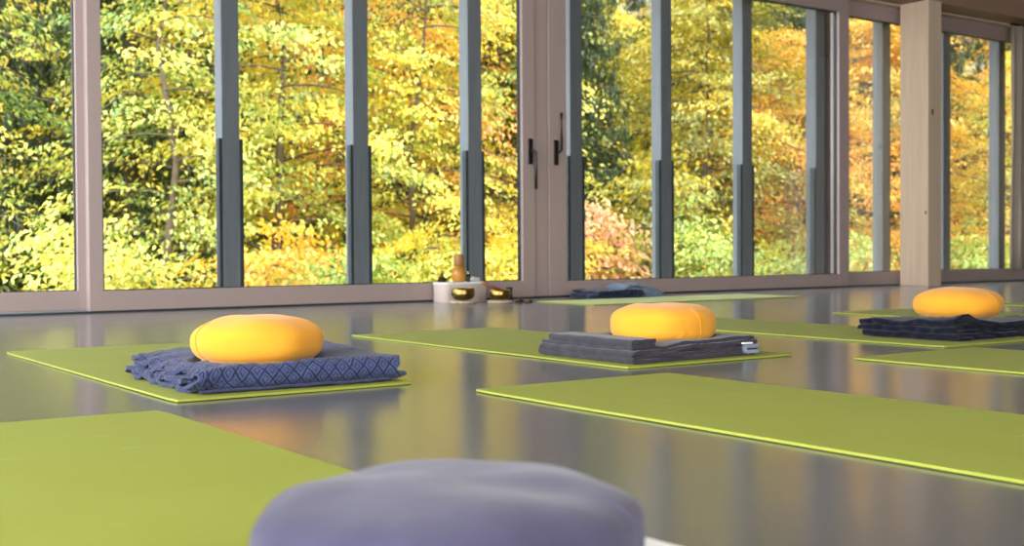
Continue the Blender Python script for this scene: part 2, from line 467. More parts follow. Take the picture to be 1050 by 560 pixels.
def cloth(name, path, b0, b1, axis, mat_, parent, th, seed=0, amp=.006, freq=9, nb=56, edge=.02, layer_edge=.012, wrinkle=None, loc=None, zmin=.0, dent=None):
    """sheet swept over b in [b0,b1]; axis 'x': path runs along X, b along Y"""
    vs = []; uvs = []; fs = []
    L = [0]
    for p, q in zip(path, path[1:]): L.append(L[-1] + math.hypot(q[0] - p[0], q[1] - p[1]))
    zt = max(p[1] for p in path)
    for i, (a, z) in enumerate(path):
        lay = round(z / .012)
        e0 = layer_edge * noise.noise((lay * 3.7 + seed, 1.3, 0.5)); e1 = layer_edge * noise.noise((lay * 2.9 + seed, 7.3, 4.5))
        for j in range(nb + 1):
            s = j / nb
            ed0 = e0 + edge * .5 * noise.noise((a * 9 + seed, lay * 1.7, 2.0)) + edge * .40 * noise.noise((a * 80 + seed, z * 40, 5.0)); ed1 = e1 + edge * .5 * noise.noise((a * 9 + seed, lay * 1.7, 9.0))
            bb = b0 + ed0 + (b1 + ed1 - b0 - ed0) * s
            x, y = (a, bb) if axis == 'x' else (bb, a)
            h = z / zt
            big = noise.noise((x * freq + seed, y * freq, seed * .7)) * amp * h
            sm = noise.noise((x * freq * 3.3, y * freq * 3.3 + seed, lay * .9)) * amp * .45 * (.3 + h)
            dz = big + sm
            da = noise.noise((bb * freq * 2.2 + seed, z * 55, 3.1)) * amp * 1.3
            if wrinkle: 
                wx, wy, wz = wrinkle(x, y, z, h)
            else: wx = wy = wz = 0
            if axis == 'x': x += da
            else: y += da
            zz = z + dz + wz
            if dent:                                  # the cushion presses the layers down
                rr_ = math.hypot(x + wx - dent[0], y + wy - dent[1]) / dent[2]
                q = min(1, max(0, (1.06 - rr_) / .22)); q = q * q * (3 - 2 * q)
                zz *= 1 - q * (1 - (dent[3] - th * .5 - .001) / (zt + amp))
            zz = max(zz, zmin + th * .5)
            vs.append((x + wx, y + wy, zz)); uvs.append((L[i], bb))
    m = nb + 1
    for i in range(len(path) - 1):
        for j in range(nb):
            fs.append((i * m + j, i * m + j + 1, (i + 1) * m + j + 1, (i + 1) * m + j))
    o = mesh_obj(name, vs, fs, mat_, parent, True, loc)
    ul = o.data.uv_layers.new(name='UVMap')
    li = np.zeros(len(o.data.loops), dtype=np.int32); o.data.loops.foreach_get('vertex_index', li)
    ul.data.foreach_set('uv', np.array(uvs, dtype=np.float32)[li].ravel())
    md = o.modifiers.new('s', 'SOLIDIFY'); md.thickness = th; md.offset = 0
    if mat_ is M['navy']:
        o.data.materials.append(M['navy_plain']); md.material_offset_rim = 1
    md = o.modifiers.new('b', 'BEVEL'); md.width = th * .4; md.segments = 2; md.limit_method = 'ANGLE'; md.angle_limit = radians(60)
    return o

MT = .0088
# 1 navy diamond blanket (front edge is one smooth fold, left side shows the layers)
zl = [.010, .066, .052, .038, .024]
p = []
yf, yb = -.26, .30
n = 30
p += [(yb - (yb - yf) * i / n, zl[0]) for i in range(n + 1)]
p += arc((yf, (zl[0] + zl[1]) / 2), (zl[1] - zl[0]) / 2, 1.5 * pi, .5 * pi, 12)[1:-1]
p += [(yf + (yb - yf) * i / n, zl[1]) for i in range(n + 1)]
p += arc((yb, (zl[1] + zl[2]) / 2), (zl[1] - zl[2]) / 2, .5 * pi, -.5 * pi, 6)[1:-1]
p += [(yb - (yb - yf - .025) * i / n, zl[2]) for i in range(n + 1)]
p += arc((yf + .025, (zl[2] + zl[3]) / 2), (zl[2] - zl[3]) / 2, .5 * pi, 1.5 * pi, 6)[1:-1]
p += [(yf + .025 + (yb - yf - .045) * i / n, zl[3]) for i in range(n + 1)]
p += arc((yb - .02, (zl[3] + zl[4]) / 2), (zl[3] - zl[4]) / 2, .5 * pi, -.5 * pi, 6)[1:-1]
p += [(yb - .02 - (yb - yf - .07) * i / n, zl[4]) for i in range(n + 1)]
def wr1(x, y, z, h):
    k = max(0, (-x - .16) / .13); k = min(k, 1)
    r_ = min(1, max(0, (x - .15) / .2))
    return (.018 * k * noise.noise((y * 22, z * 60, 0)) + .022 * k * h * h + .012 * k * (1 - h) ** 2, -.01 * k * sin(z * 150 + y * 20), k * .007 * sin(y * 44 + z * 140) + .005 * k * sin(y * 95 + z * 60) + .014 * r_ * h * max(0, y + .1) * 3 - .016 * k * k * h)
root = empty('folded_blanket', (1.40, 3.255, MT), radians(-2))
cloth('wrap', p, -.305, .305, 'y', M['navy'], root, .0115, 1.0, .0065, 8, 90, .03, .02, wr1, dent=(-.045, -.085, .180, .041))
hp = [(-.292 + .5 * i / 12, .006 + .001 * sin(i)) for i in range(13)]
cloth('hem', hp, -.27, .27, 'y', M['navy'], root, .007, 4.0, .003, 14, 60, .02, .01)
tag(root, 'navy blue diamond-patterned folded blanket under the leftmost yellow cushion', 'blanket')

# 2 charcoal wool blanket: rounded folds on the left, ragged layered ends on the front
root = empty('folded_blanket', (2.81, 3.155, MT), radians(1))
p = fold_path(-.300, .245, [.0095, .0235, .0375, .0515, .0655], [0, .01, .004, .012, 0])
# last level only folded back over the left part, slightly raised
def wr2(x, y, z, h):
    k = min(1, max(0, (-x - .05) / .10)); f = min(1, max(0, (-y - .02) / .18))
    return (0, -.012 * k * noise.noise((x * 12, z * 70, 1)), -.022 * k * h - (.010 * h * (1 - k)) + .006 * h * f * min(1, max(0, (x - .1) / .1)))
cloth('folds', p, -.235, .235, 'x', M['charcoal'], root, .0128, 11.0, .005, 9, 60, .02, .022, wr2, dent=(.055, .015, .182, .026))
tp = fold_path(-.292, -.205, [.0565, .0695], [0, .004])[::1]
tp = [(-.290, .0520)] + tp
cloth('top_fold', tp, -.232, .20, 'x', M['charcoal'], root, .0125, 13.0, .003, 9, 30, .01, .006)
m = MB(); m.box(.170, .215, -.262, -.250, .040, .0455); m.build('white_label', M['white_cloth'], root, bevel=.001)
root.children[-1]['label'] = 'small white woven label'
hm = fold_path(.205, .258, [.012, .030], [0, .004])
cloth('light_hem', hm, -.25, -.18, 'x', M['charcoal_light'], root, .012, 3.0, .002, 9, 10, .004, .002)
root.children[-1]['label'] = 'pale blue-grey turned edge'
tag(root, 'charcoal grey wool folded blanket with small white label under the middle yellow cushion', 'blanket')

# 3 midnight blue blanket
root = empty('folded_blanket', (4.405, 3.075, MT), radians(2))
p = fold_path(-.335, .40, [.0080, .0200, .0320, .0440, .0560, .0675], [0, .012, .004, .012, .006, 0])
def wr3(x, y, z, h):
    f = min(1, max(0, (-y - .02) / .2)); pk = math.exp(-((x + .285) / .06) ** 2) * f; h = h - .22 * min(1, max(0, (x + .12) / .1)) * h
    return (.008 * noise.noise((y * 30, z * 80, 0)), -.012 * noise.noise((x * 25, z * 70, 1)), (-.016 * h * min(1, max(0, (x + .17) / .12))) + .030 * pk * h ** 3 + .004 * h * sin(y * 34 + z * 60))
cloth('folds', p, -.23, .21, 'x', M['midnight'], root, .0112, 21.0, .006, 11, 70, .03, .02, wr3, dent=(.30, .175, .190, .034))
tag(root, 'dark midnight-blue folded blanket with a raised corner, under the rightmost yellow cushion', 'blanket')

# 4 dark folded blanket by the window with a grey-blue end
root = empty('folded_blanket', (6.08, 7.06, .002), radians(-3))
p = fold_path(-.46, -.06, [.012, .034, .056], [0, .02, 0])
def wr4(x, y, z, h):
    return (0, 0, .022 * h * noise.noise((x * 7, y * 6, 5)) - .02 * h * abs(y) * 2)
cloth('dark_fold', p, -.15, .16, 'x', M['black_navy'], root, .020, 31.0, .014, 6, 30, .05, .04, wr4)
p = fold_path(-.15, .16, [.012, .032, .052, .074], [0, .02, 0, .03])
def wr5(x, y, z, h):
    return (0, 0, h * (.022 * math.exp(-((x + .06) / .10) ** 2) - .14 * max(0, x)) + .012 * h * noise.noise((x * 9, y * 8, 2)))
cloth('light_fold', p, -.13, .13, 'x', M['denim'], root, .018, 37.0, .010, 7, 30, .05, .03, wr5)
root.children[-1]['label'] = 'paler grey-blue half'
tag(root, 'dark blue blanket folded in a heap between the window-side mat and the sliding door', 'blanket')

# 5 white blanket under the slate cushion
root = empty('folded_blanket', (.655, .93, MT), radians(0))
p = fold_path(-.32, .24, [.008, .022, .036], [0, .0, 0])
cloth('folds', p, -.24, .215, 'x', M['white_cloth'], root, .0135, 41.0, .002, 5, 40, .006, .006, dent=(-.045, .042, .187, .044))
tag(root, 'white folded blanket under the slate violet cushion', 'blanket')

# ------------------------------------------------------------------ round meditation cushions
def zafu(R, Hh, mat_, seam_mat, loc, label, seam_angle, ex=2.6, pleat=.0, tilt=(0, 0), pleat_dir=0, cover=None, top_flat=1.0, seed=0):
    root = empty('meditation_cushion', loc)
    root.rotation_euler = (tilt[0], tilt[1], 0)
    nr, na = 44, 128
    vs = []; fs = []
    def prof(t):   # t 0 bottom centre .. 1 top centre
        a = -pi / 2 + pi * t
        c = abs(cos(a)) ** (2 / ex); s = math.copysign(abs(sin(a)) ** (2 / (ex * top_flat)), sin(a))
        return R * c, Hh / 2 + Hh / 2 * s
    def pt(t, th):
        r_, z = prof(t)
        lump = .012 * noise.noise((cos(th) * 1.6 + seed, sin(th) * 1.6, z * 8)) * (r_ / R)
        pl = 0
        if pleat:
            wgt = math.exp(-((math.atan2(sin(th - pleat_dir), cos(th - pleat_dir))) / .8) ** 2) * .8 + .2
            low = math.exp(-((z / Hh - .22) / .22) ** 2)
            pl = pleat * wgt * (low + .35) * (sin(th * 41 + 5 * noise.noise((th * 3, z * 30, 0))) * .5 + .7 * noise.noise((th * 14, z * 26 + seed, 0)))
        k = 1 + (lump + pl * .5) / R * (1 if r_ > R * .3 else r_ / (R * .3))
        z2 = z + .006 * noise.noise((cos(th) * r_ * 12 + seed, sin(th) * r_ * 12, 3)) * (1 if t > .5 else 0)
        return (r_ * k * cos(th), r_ * k * sin(th), z2)
    vs.append((0, 0, 0))
    for i in range(1, nr):
        for j in range(na): vs.append(pt(i / nr, 2 * pi * j / na))
    vs.append((0, 0, prof(1)[1])); T = len(vs) - 1
    for j in range(na):
        k = (j + 1) % na
        fs.append((0, 1 + k, 1 + j)); fs.append((T, 1 + (nr - 2) * na + j, 1 + (nr - 2) * na + k))
        for i in range(nr - 2):
            a = 1 + i * na; fs.append((a + j, a + k, a + na + k, a + na + j))
    o = mesh_obj('cover', vs, fs, mat_, root, True)
    # side seam of the filling slit
    m = MB(); pts = []
    for i in range(20):
        t = .26 + .50 * i / 19
        x, y, z = pt(t, seam_angle + .05 * sin(t * 6)); k = 1.003
        pts.append((x * k, y * k, z))
    m.tube(pts, .0022, 6); m.build('side_seam', seam_mat, root, smooth=True)
    # piping where the top and bottom panels meet the side
    for tt in (.30,) if mat_ is M['yellow'] else ():
        m = MB(); pts = []
        for j in range(97):
            x, y, z = pt(tt, 2 * pi * j / 96); pts.append((x * 1.0005, y * 1.0005, z))
        m.tube(pts, .0011, 5, cap=False); m.build('panel_seam', mat_, root, smooth=True)
    return tag(root, label, 'cushion')
G = 'round yellow meditation cushions'
cam_dir = lambda x, y: math.atan2(-y, -x)
z = zafu(.180, .145, M['yellow'], M['yellow_seam'], (1.355, 3.17, MT + .042), 'yellow round meditation cushion on the navy diamond-patterned blanket', cam_dir(1.38, 3.2) - 1.13, 2.5, .0012, seed=1)
z['group'] = G
z = zafu(.182, .145, M['yellow'], M['yellow_seam'], (2.865, 3.17, MT + .028), 'yellow round meditation cushion with creased side, on the charcoal wool blanket', cam_dir(2.84, 3.16) + .80, 3.0, .006, pleat_dir=cam_dir(2.84, 3.16) + .75, seed=5)
z['group'] = G
z = zafu(.190, .150, M['yellow'], M['yellow_seam'], (4.70, 3.26, MT + .036), 'darker yellow round meditation cushion on the midnight-blue blanket', cam_dir(4.6, 3.2) + .95, 2.4, .002, seed=9)
z['group'] = G
zafu(.187, .106, M['slate'], M['slate_seam'], (.610, .972, MT + .045), 'large slate violet round cushion in the foreground at the bottom edge', cam_dir(.62, .97) + 1.25, 2.9, .0015, seed=13)

# ------------------------------------------------------------------ bowls, white box and small things by the window
# white cloth-covered box
bx = empty('draped_box', (4.685, 7.33, 0), radians(2))
m = MB()
vs = []; fs = []
def rrect(hx, hy, rc, n=6):
    o = []
    for cx, cy, a0 in ((hx - rc, hy - rc, 0), (-hx + rc, hy - rc, pi / 2), (-hx + rc, -hy + rc, pi), (hx - rc, -hy + rc, 1.5 * pi)):
        for k in range(n + 1):
            a = a0 + pi / 2 * k / n; o.append((cx + rc * cos(a), cy + rc * sin(a)))
    return o
rings = []
for z, s, rc in ((0.0, 1.0, .05), (.004, 1.0, .05), (.05, .992, .05), (.10, 1.0, .05), (.128, 1.006, .05), (.134, 1.0, .05), (.136, .985, .045)):
    ol = rrect(.185 * s, .10 * s, rc); rings.append([(x + .003 * sin(i * 1.7 + z * 20), y + .003 * cos(i * 2.3), z) for i, (x, y) in enumerate(ol)])
N = len(rings[0])
for rr in rings: vs += rr
for a in range(len(rings) - 1):
    for i in range(N):
        j = (i + 1) % N; fs.append((a * N + i, a * N + j, (a + 1) * N + j, (a + 1) * N + i))
fs.append(tuple(range(N - 1, -1, -1))); fs.append(tuple(range((len(rings) - 1) * N, len(rings) * N)))
mesh_obj('box_body', vs, fs, M['linen'], bx, True)
m = MB(); m.add([(x * 1.02, y * 1.02, z) for x, y in rrect(.185, .10, .05) for z in (.128, .141)], [])
k = len(m.v) // 2
m.f = [(2 * i, 2 * ((i + 1) % k), 2 * ((i + 1) % k) + 1, 2 * i + 1) for i in range(k)] + [tuple(2 * i for i in range(k - 1, -1, -1)), tuple(2 * i + 1 for i in range(k))]
m.build('cloth_top', M['white_cloth'], bx, bevel=.002)
tag(bx, 'low whitish rounded box with a pale cloth top against the sliding door', 'box')
BT = .142
# singing bowls on braided rings
def bowl(x, y, R, hh, label, rlabel):
    rg = MB()
    for k in range(2):
        pts = [((R * .86 - k * .02) * cos(a), (R * .86 - k * .02) * sin(a), .011 + .003 * sin(a * 14 + k * 2)) for a in [2 * pi * i / 84 for i in range(85)]]
        rg.tube(pts, .0105, 7, cap=False)
    rg.lathe([(0, .003), (R * .80, .003), (R * .84, .012), (R * .7, .016), (0, .016)], 32)
    o = rg.build('ring_pad', M['ringcloth'], None, smooth=True, loc=(x, y, 0)); o.scale = (1.16, 1.16, 1); tag(o, rlabel, 'pad', 'braided pads under the singing bowls')
    b = MB()
    pr = [(0, 0), (R * .55, .002), (R * .82, hh * .16), (R * .98, hh * .42), (R, hh * .62), (R * .95, hh * .86), (R * .93, hh), (R * .88, hh), (R * .90, hh * .84), (R * .945, hh * .6), (R * .92, hh * .42), (R * .75, hh * .18), (0, .008)]
    b.lathe(pr, 48)
    o = b.build('singing_bowl', M['brass'], None, smooth=True, loc=(x, y, .0255)); tag(o, label, 'singing bowl', 'brass singing bowls by the window')
bowl(4.51, 7.02, .083, .082, 'brass singing bowl in front of the white box', 'beige braided pad under the singing bowl standing in front of the white box')
bowl(4.735, 6.90, .076, .070, 'brass singing bowl with a wooden striker leaning in it', 'beige braided pad under the singing bowl that holds the striker')
st = empty('striker', (4.735, 6.90, .0))
m = MB(); m.tube([(-.105, .045, .142), (-.04, .015, .112), (.035, -.015, .078)], [.011, .010, .008], 10); m.build('stick', M['redwood'], st, smooth=True)
m = MB(); m.tube([(-.118, .051, .148), (-.090, .0385, .135)], [.0125, .0135], 10); m.build('tip', M['corkwood'], st, smooth=True)
tag(st, 'red-brown wooden striker leaning out of the singing bowl', 'striker')
m = MB(); m.box(-.012, .012, -.02, .02, 0, .10); m.box(-.016, .016, -.024, .024, .098, .106)
o = m.build('incense_case', M['black'], None, bevel=.003, loc=(4.90, 7.02, 0)); tag(o, 'small black upright case behind the singing bowl with the striker', 'case')
m = MB(); m.lathe([(0, 0), (.030, .002), (.036, .010), (.030, .018), (.014, .024), (.008, .032), (0, .034)], 24)
m.lathe([(0, .0), (.028, .002), (.033, .009), (.027, .017), (.012, .022), (0, .024)], 24, (.055, -.035, 0))
o = m.build('hand_cymbals', M['bronze'], None, smooth=True, loc=(4.90, 6.90, 0)); tag(o, 'small dark bronze hand cymbals on the floor beside the bowls', 'cymbals')
# on the box
def on_box(x, y): return (x, y, BT)
o_ = empty('amber_bottle', on_box(4.68, 7.34))
m = MB(); m.lathe([(0, 0), (.040, 0), (.046, .012), (.052, .045), (.050, .075), (.040, .10), (.030, .112), (0, .112)], 32); m.build('bottle_body', M['amber'], o_, smooth=True)
m = MB(); m.lathe([(0, .110), (.030, .110), (.035, .114), (.036, .196), (.032, .202), (0, .202)], 32); m.build('wooden_neck', M['corkwood'], o_, smooth=True)
m = MB()
for k in range(9):
    a = 2 * pi * k / 9
    m.tube([(.052 * cos(a + q * 2.2) * (1 - .25 * abs(q - .45)), .052 * sin(a + q * 2.2) * (1 - .25 * abs(q - .45)), .012 + .09 * q) for q in [i / 8 for i in range(9)]], .0028, 5)
m.build('raised_ornament', M['corkwood'], o_, smooth=True)
tag(o_, 'amber and wood bulbous bottle standing on the white box', 'bottle')
m = MB(); m.lathe([(0, 0), (.030, 0), (.033, .008), (.027, .018), (.018, .026), (.020, .036), (.013, .044), (.010, .048), (.0115, .056), (.006, .064), (0, .068)], 24)
m.tube([(-.020, 0, .03), (-.034, -.008, .016), (-.012, -.026, .012)], [.008, .008, .006], 6); m.tube([(.020, 0, .03), (.034, -.008, .016), (.012, -.026, .012)], [.008, .008, .006], 6)
o = m.build('bronze_figurine', M['bronze'], None, smooth=True, loc=on_box(4.55, 7.36)); tag(o, 'tiny dark bronze seated figurine on the left end of the white box', 'figurine')
o_ = empty('dark_vial', on_box(4.755, 7.33))
m = MB(); m.lathe([(0, 0), (.015, 0), (.016, .004), (.016, .050), (.010, .058), (0, .058)], 20); m.build('vial_body', M['black'], o_, smooth=True)
m = MB(); m.lathe([(0, .056), (.011, .056), (.012, .060), (.012, .074), (0, .076)], 20); m.build('vial_cap', M['steel'], o_, smooth=True)
tag(o_, 'small dark vial with silver cap between the bottle and the white stones', 'vial')
for k, (dx, dy, rx, lab) in enumerate(((0, 0, .030, 'largest white stone heaped on the right end of the white box'), (.045, .01, .024, 'small white stone at the right of the heap on the white box'), (.018, .04, .026, 'white stone at the back of the heap on the white box'))):
    m = MB(); m.lathe([(rx * sin(pi * i / 12), rx * .62 * (1 - cos(pi * i / 12))) for i in range(13)], 20)
    m.v = [(x * (1 + .25 * noise.noise((x * 40 + k, y * 40, z * 40))), y * (1 + .25 * noise.noise((y * 40 + k, x * 40, z * 30))), z) for x, y, z in m.v]
    o = m.build('white_stone', M['stone'], None, smooth=True, loc=on_box(4.79 + dx, 7.33 + dy)); tag(o, lab, 'stone', 'white stones on the white box')

# ------------------------------------------------------------------ outside: hillside and trees
def terrain(x, y):
    z = -3.2
    if y > 14: z += (y - 14) * .30
    if y > 30: z += (y - 30) * .12
    return z + .5 * noise.noise((x * .15, y * .15, 0))
vs = []; fs = []
nx, ny = 70, 50
for j in range(ny + 1):
    y = 8.3 + (j / ny) ** 1.3 * 60
    for i in range(nx + 1):
        x = -30 + i * 110 / nx; vs.append((x, y, terrain(x, y)))
for j in range(ny):
    for i in range(nx):
        k = j * (nx + 1) + i; fs.append((k, k + 1, k + nx + 2, k + nx + 1))
t = NT('forest_floor'); vv = t.pos()
M['ground'] = t.bsdf(Base_Color=t.ramp(t.noise(vv, 1.2, 8, .7), [(.3, srgb(48, 56, 28)), (.5, srgb(92, 84, 40)), (.7, srgb(150, 120, 44))]), Roughness=.95)
o = mesh_obj('hill', vs, fs, M['ground'], None, True); o['kind'] = 'structure'

def leaf_mat(name, stops, transl=.42, var=.35):
    t = NT(name)
    at = t.n('ShaderNodeAttribute', attribute_name='tone').outputs['Fac']
    tc = t.t.nodes.new('ShaderNodeTexCoord')
    geo = t.t.nodes.new('ShaderNodeNewGeometry')
    nz = t.n('ShaderNodeTexNoise', {'Vector': geo.outputs['Position'], 'Scale': .9, 'Detail': 2.0}).outputs[0]
    f = t.math('ADD', t.math('MULTIPLY', at, 1 - var), t.math('MULTIPLY', t.math('SUBTRACT', t.math('MULTIPLY', nz, 2.2), .6), var), True)
    c = t.ramp(f, stops)
    d = t.n('ShaderNodeBsdfDiffuse', {'Color': c}).outputs[0]
    tr = t.n('ShaderNodeBsdfTranslucent', {'Color': c}).outputs[0]
    mx = t.n('ShaderNodeMixShader', {0: transl, 1: d, 2: tr}).outputs[0]
    gl = t.n('ShaderNodeBsdfGlossy', {'Color': (1, 1, 1, 1), 'Roughness': .45}).outputs[0]
    mx = t.n('ShaderNodeMixShader', {0: .06, 1: mx, 2: gl}).outputs[0]
    t.t.links.new(mx, t.out.inputs[0]); return t.m
LM = {
 'yellowgreen': leaf_mat('yellow_green_leaves', [(.0, srgb(62, 92, 44)), (.3, srgb(146, 180, 84)), (.5, srgb(220, 222, 108)), (.75, srgb(244, 228, 100)), (1., srgb(250, 206, 70))]),
 'yellow': leaf_mat('yellow_leaves', [(.0, srgb(84, 116, 50)), (.28, srgb(188, 206, 92)), (.5, srgb(244, 230, 92)), (.8, srgb(252, 222, 70)), (1., srgb(250, 190, 56))]),
 'lime': leaf_mat('lime_leaves', [(.0, srgb(104, 140, 60)), (.4, srgb(160, 194, 96)), (.7, srgb(196, 214, 96)), (1., srgb(240, 226, 92))]),
 'orange': leaf_mat('orange_leaves', [(.0, srgb(150, 160, 60)), (.3, srgb(246, 200, 80)), (.6, srgb(250, 170, 66)), (.85, srgb(240, 128, 60)), (1., srgb(214, 90, 56))]),
 'gold': leaf_mat('golden_leaves', [(.0, srgb(66, 78, 34)), (.25, srgb(206, 186, 64)), (.55, srgb(252, 204, 58)), (.8, srgb(248, 176, 60)), (1., srgb(238, 160, 100))]),
 'olive': leaf_mat('olive_leaves', [(.0, srgb(84, 96, 36)), (.3, srgb(140, 146, 48)), (.6, srgb(206, 190, 56)), (.85, srgb(244, 214, 60)), (1., srgb(244, 190, 60))]),
 'pink': leaf_mat('pinkish_leaves', [(.0, srgb(150, 170, 90)), (.35, srgb(226, 196, 120)), (.7, srgb(240, 170, 120)), (1., srgb(222, 120, 90))]),
 'dark': leaf_mat('evergreen_needles', [(.0, srgb(34, 52, 28)), (.5, srgb(66, 88, 42)), (.85, srgb(112, 128, 60)), (1., srgb(160, 164, 80))], .2),
}
t = NT('tree_bark'); M['bark'] = t.bsdf(Base_Color=t.mix(t.noise(t.pos((8, 8, 1.5)), 3, 5), srgb(84, 70, 56), srgb(128, 112, 94)), Roughness=.9)

def leaves_mesh(name, cen, nrm, axs, size, tone, asp=.55):
    """kite-shaped folded leaves; arrays (N,3)"""
    N = len(cen)
    ax = axs - nrm * np.sum(axs * nrm, 1)[:, None]; ax /= np.linalg.norm(ax, axis=1)[:, None] + 1e-9
    sd = np.cross(nrm, ax)
    s = size[:, None]
    V = np.empty((N, 4, 3), dtype=np.float32)
    V[:, 0] = cen - ax * s * .5
    V[:, 1] = cen + sd * s * asp * .5 + nrm * s * .10 - ax * s * .05
    V[:, 2] = cen + ax * s * .5 - nrm * s * .12
    V[:, 3] = cen - sd * s * asp * .5 + nrm * s * .10 - ax * s * .05
    me = bpy.data.meshes.new(name)
    me.vertices.add(N * 4); me.vertices.foreach_set('co', V.ravel())
    me.loops.add(N * 4); me.loops.foreach_set('vertex_index', np.arange(N * 4, dtype=np.int32))
    me.polygons.add(N); me.polygons.foreach_set('loop_start', np.arange(0, N * 4, 4, dtype=np.int32))
    me.update(calc_edges=True)
    at = me.attributes.new('tone', 'FLOAT', 'FACE'); at.data.foreach_set('value', tone.astype(np.float32))
    return me

def deciduous(seed, h=7.8, R=2.7, nb=70, per=7, lv=66, leaf=.085, low=.05, tw=.10):
    g = np.random.default_rng(seed); rr = random.Random(seed)
    wood = MB()
    tp = [Vector((0, 0, 0))]
    for k in range(1, 11):
        tp.append(tp[-1] + Vector((rr.uniform(-.14, .14), rr.uniform(-.14, .14), h / 10)))
    wood.tube(tp, [tw * (1 - .088 * k) for k in range(11)], 7)
    C = []; Nn = []; A = []; S = []; T = []
    for b_ in range(nb):
        q = low + (1 - low) * ((b_ + rr.random()) / nb)
        ti = q * 10; i0 = min(9, int(ti)); base = tp[i0].lerp(tp[i0 + 1], ti - i0)
        az = b_ * 2.399 + rr.uniform(-.4, .4)
        prof = (math.sin(pi * min(1, (q * .80 + .20))) ** .6) if q > .35 else .95
        L = R * prof * rr.uniform(.6, 1.08)
        out = Vector((cos(az), sin(az), 0))
        rise = rr.uniform(.15, .45)
        pts = []
        for k in range(7):
            s = k / 6
            side = Vector((-sin(az), cos(az), 0)) * (sin(s * 3 + b_) * .12 * L)
            pts.append(base + out * (L * s) + Vector((0, 0, L * (rise * s - .45 * s * s))) + side)
        wood.tube(pts, [.018 * (1 - .13 * k) for k in range(7)], 4)
        btone = rr.gauss(.47, .22)
        for _ in range(per):
            s = rr.uniform(.25, 1.0) ** .8
            k = min(5, int(s * 6)); c0 = pts[k].lerp(pts[k + 1], s * 6 - k)
            c0 = c0 + Vector((rr.gauss(0, .24), rr.gauss(0, .24), rr.gauss(0, .17)))
            o2 = Vector((c0.x - base.x, c0.y - base.y, 0)); o2 = o2.normalized() if o2.length > .01 else out
            n_ = lv
            e1 = np.array(o2 + Vector((0, 0, -rr.uniform(.1, .6)))); e1 /= np.linalg.norm(e1)
            e2 = np.array(o2.cross(Vector((0, 0, 1))))
            en = np.cross(e1, e2); en = en if en[2] > 0 else -en
            a_ = g.normal(0, .26, n_); b2 = g.normal(0, .20, n_); c_ = g.normal(0, .035, n_)
            P = np.array(c0)[None] + a_[:, None] * e1 + b2[:, None] * e2 + c_[:, None] * en - np.array([0, 0, 1]) * (a_ ** 2 * .5)[:, None]
            nn = en[None] * 1.0 + g.normal(0, .55, (n_, 3)) + np.array(o2)[None] * .35
            nn /= np.linalg.norm(nn, axis=1)[:, None]
            aa = e1[None] + g.normal(0, .5, (n_, 3)) + np.array([0, 0, -.25])
            C.append(P); Nn.append(nn); A.append(aa); S.append(g.uniform(.7, 1.25, n_) * leaf)
            T.append(np.clip(btone + rr.gauss(0, .08) + g.normal(0, .20, n_), 0, 1))
    me = leaves_mesh('crown', np.concatenate(C), np.concatenate(Nn), np.concatenate(A), np.concatenate(S), np.concatenate(T))
    wm = bpy.data.meshes.new('trunk'); wm.from_pydata(wood.v, [], wood.f); wm.update(); wm.shade_smooth()
    wm.materials.append(M['bark'])
    me.materials.append(LM['yellow'])
    return wm, me

def conifer(seed, h=12, R=2.4, nb=90, leaf=.16):
    g = np.random.default_rng(seed); rr = random.Random(seed)
    wood = MB(); wood.tube([(0, 0, h * k / 8) for k in range(9)], [.16 * (1 - .115 * k) for k in range(9)], 8)
    C = []; Nn = []; A = []; S = []; T = []
    for b_ in range(nb):
        q = .04 + .95 * (b_ + rr.random()) / nb
        az = b_ * 2.399; L = R * (1 - q) ** .7 * rr.uniform(.7, 1.05) + .15
        out = Vector((cos(az), sin(az), 0)); pts = []
        for k in range(6):
            s = k / 5; pts.append(Vector((0, 0, q * h)) + out * (L * s) + Vector((0, 0, -.35 * L * s + .18 * L * s * s)))
        wood.tube(pts, [.03 * (1 - .16 * k) for k in range(6)], 4)
        nst = int(12 * L) + 3
        for _ in range(nst):
            s = rr.uniform(.15, 1); k = min(4, int(s * 5)); c0 = pts[k].lerp(pts[k + 1], s * 5 - k) + Vector((-sin(az), cos(az), 0)) * rr.gauss(0, .16)
            ln = rr.uniform(.25, .8) * (.5 + .5 * min(1, L / R)); n_ = 34
            d = g.uniform(0, 1, n_)
            P = np.array(c0)[None] + np.array([0, 0, -ln])[None] * d[:, None] + g.normal(0, .035, (n_, 3))
            nn = g.normal(0, 1, (n_, 3)) + np.array([-.3, -.6, .3]); nn /= np.linalg.norm(nn, axis=1)[:, None]
            C.append(P); Nn.append(nn); A.append(g.normal(0, .35, (n_, 3)) + np.array([0, 0, -1])); S.append(g.uniform(.6, 1.2, n_) * leaf)
            T.append(np.clip(g.normal(.45, .22, n_), 0, 1))
    me = leaves_mesh('crown', np.concatenate(C), np.concatenate(Nn), np.concatenate(A), np.concatenate(S), np.concatenate(T), .22)
    wm = bpy.data.meshes.new('trunk'); wm.from_pydata(wood.v, [], wood.f); wm.update(); wm.shade_smooth(); wm.materials.append(M['bark'])
    me.materials.append(LM['dark'])
    return wm, me

kinds = [deciduous(s) for s in (11, 12, 13)]
loose = [deciduous(s, h=7.8, R=2.3, nb=44, per=6, lv=46) for s in (21, 22)]
con = [conifer(31), conifer(32)]
shr = [deciduous(s, h=3.6, R=1.5, nb=30, per=6, lv=55, leaf=.08, low=.02, tw=.04) for s in (41, 42)]

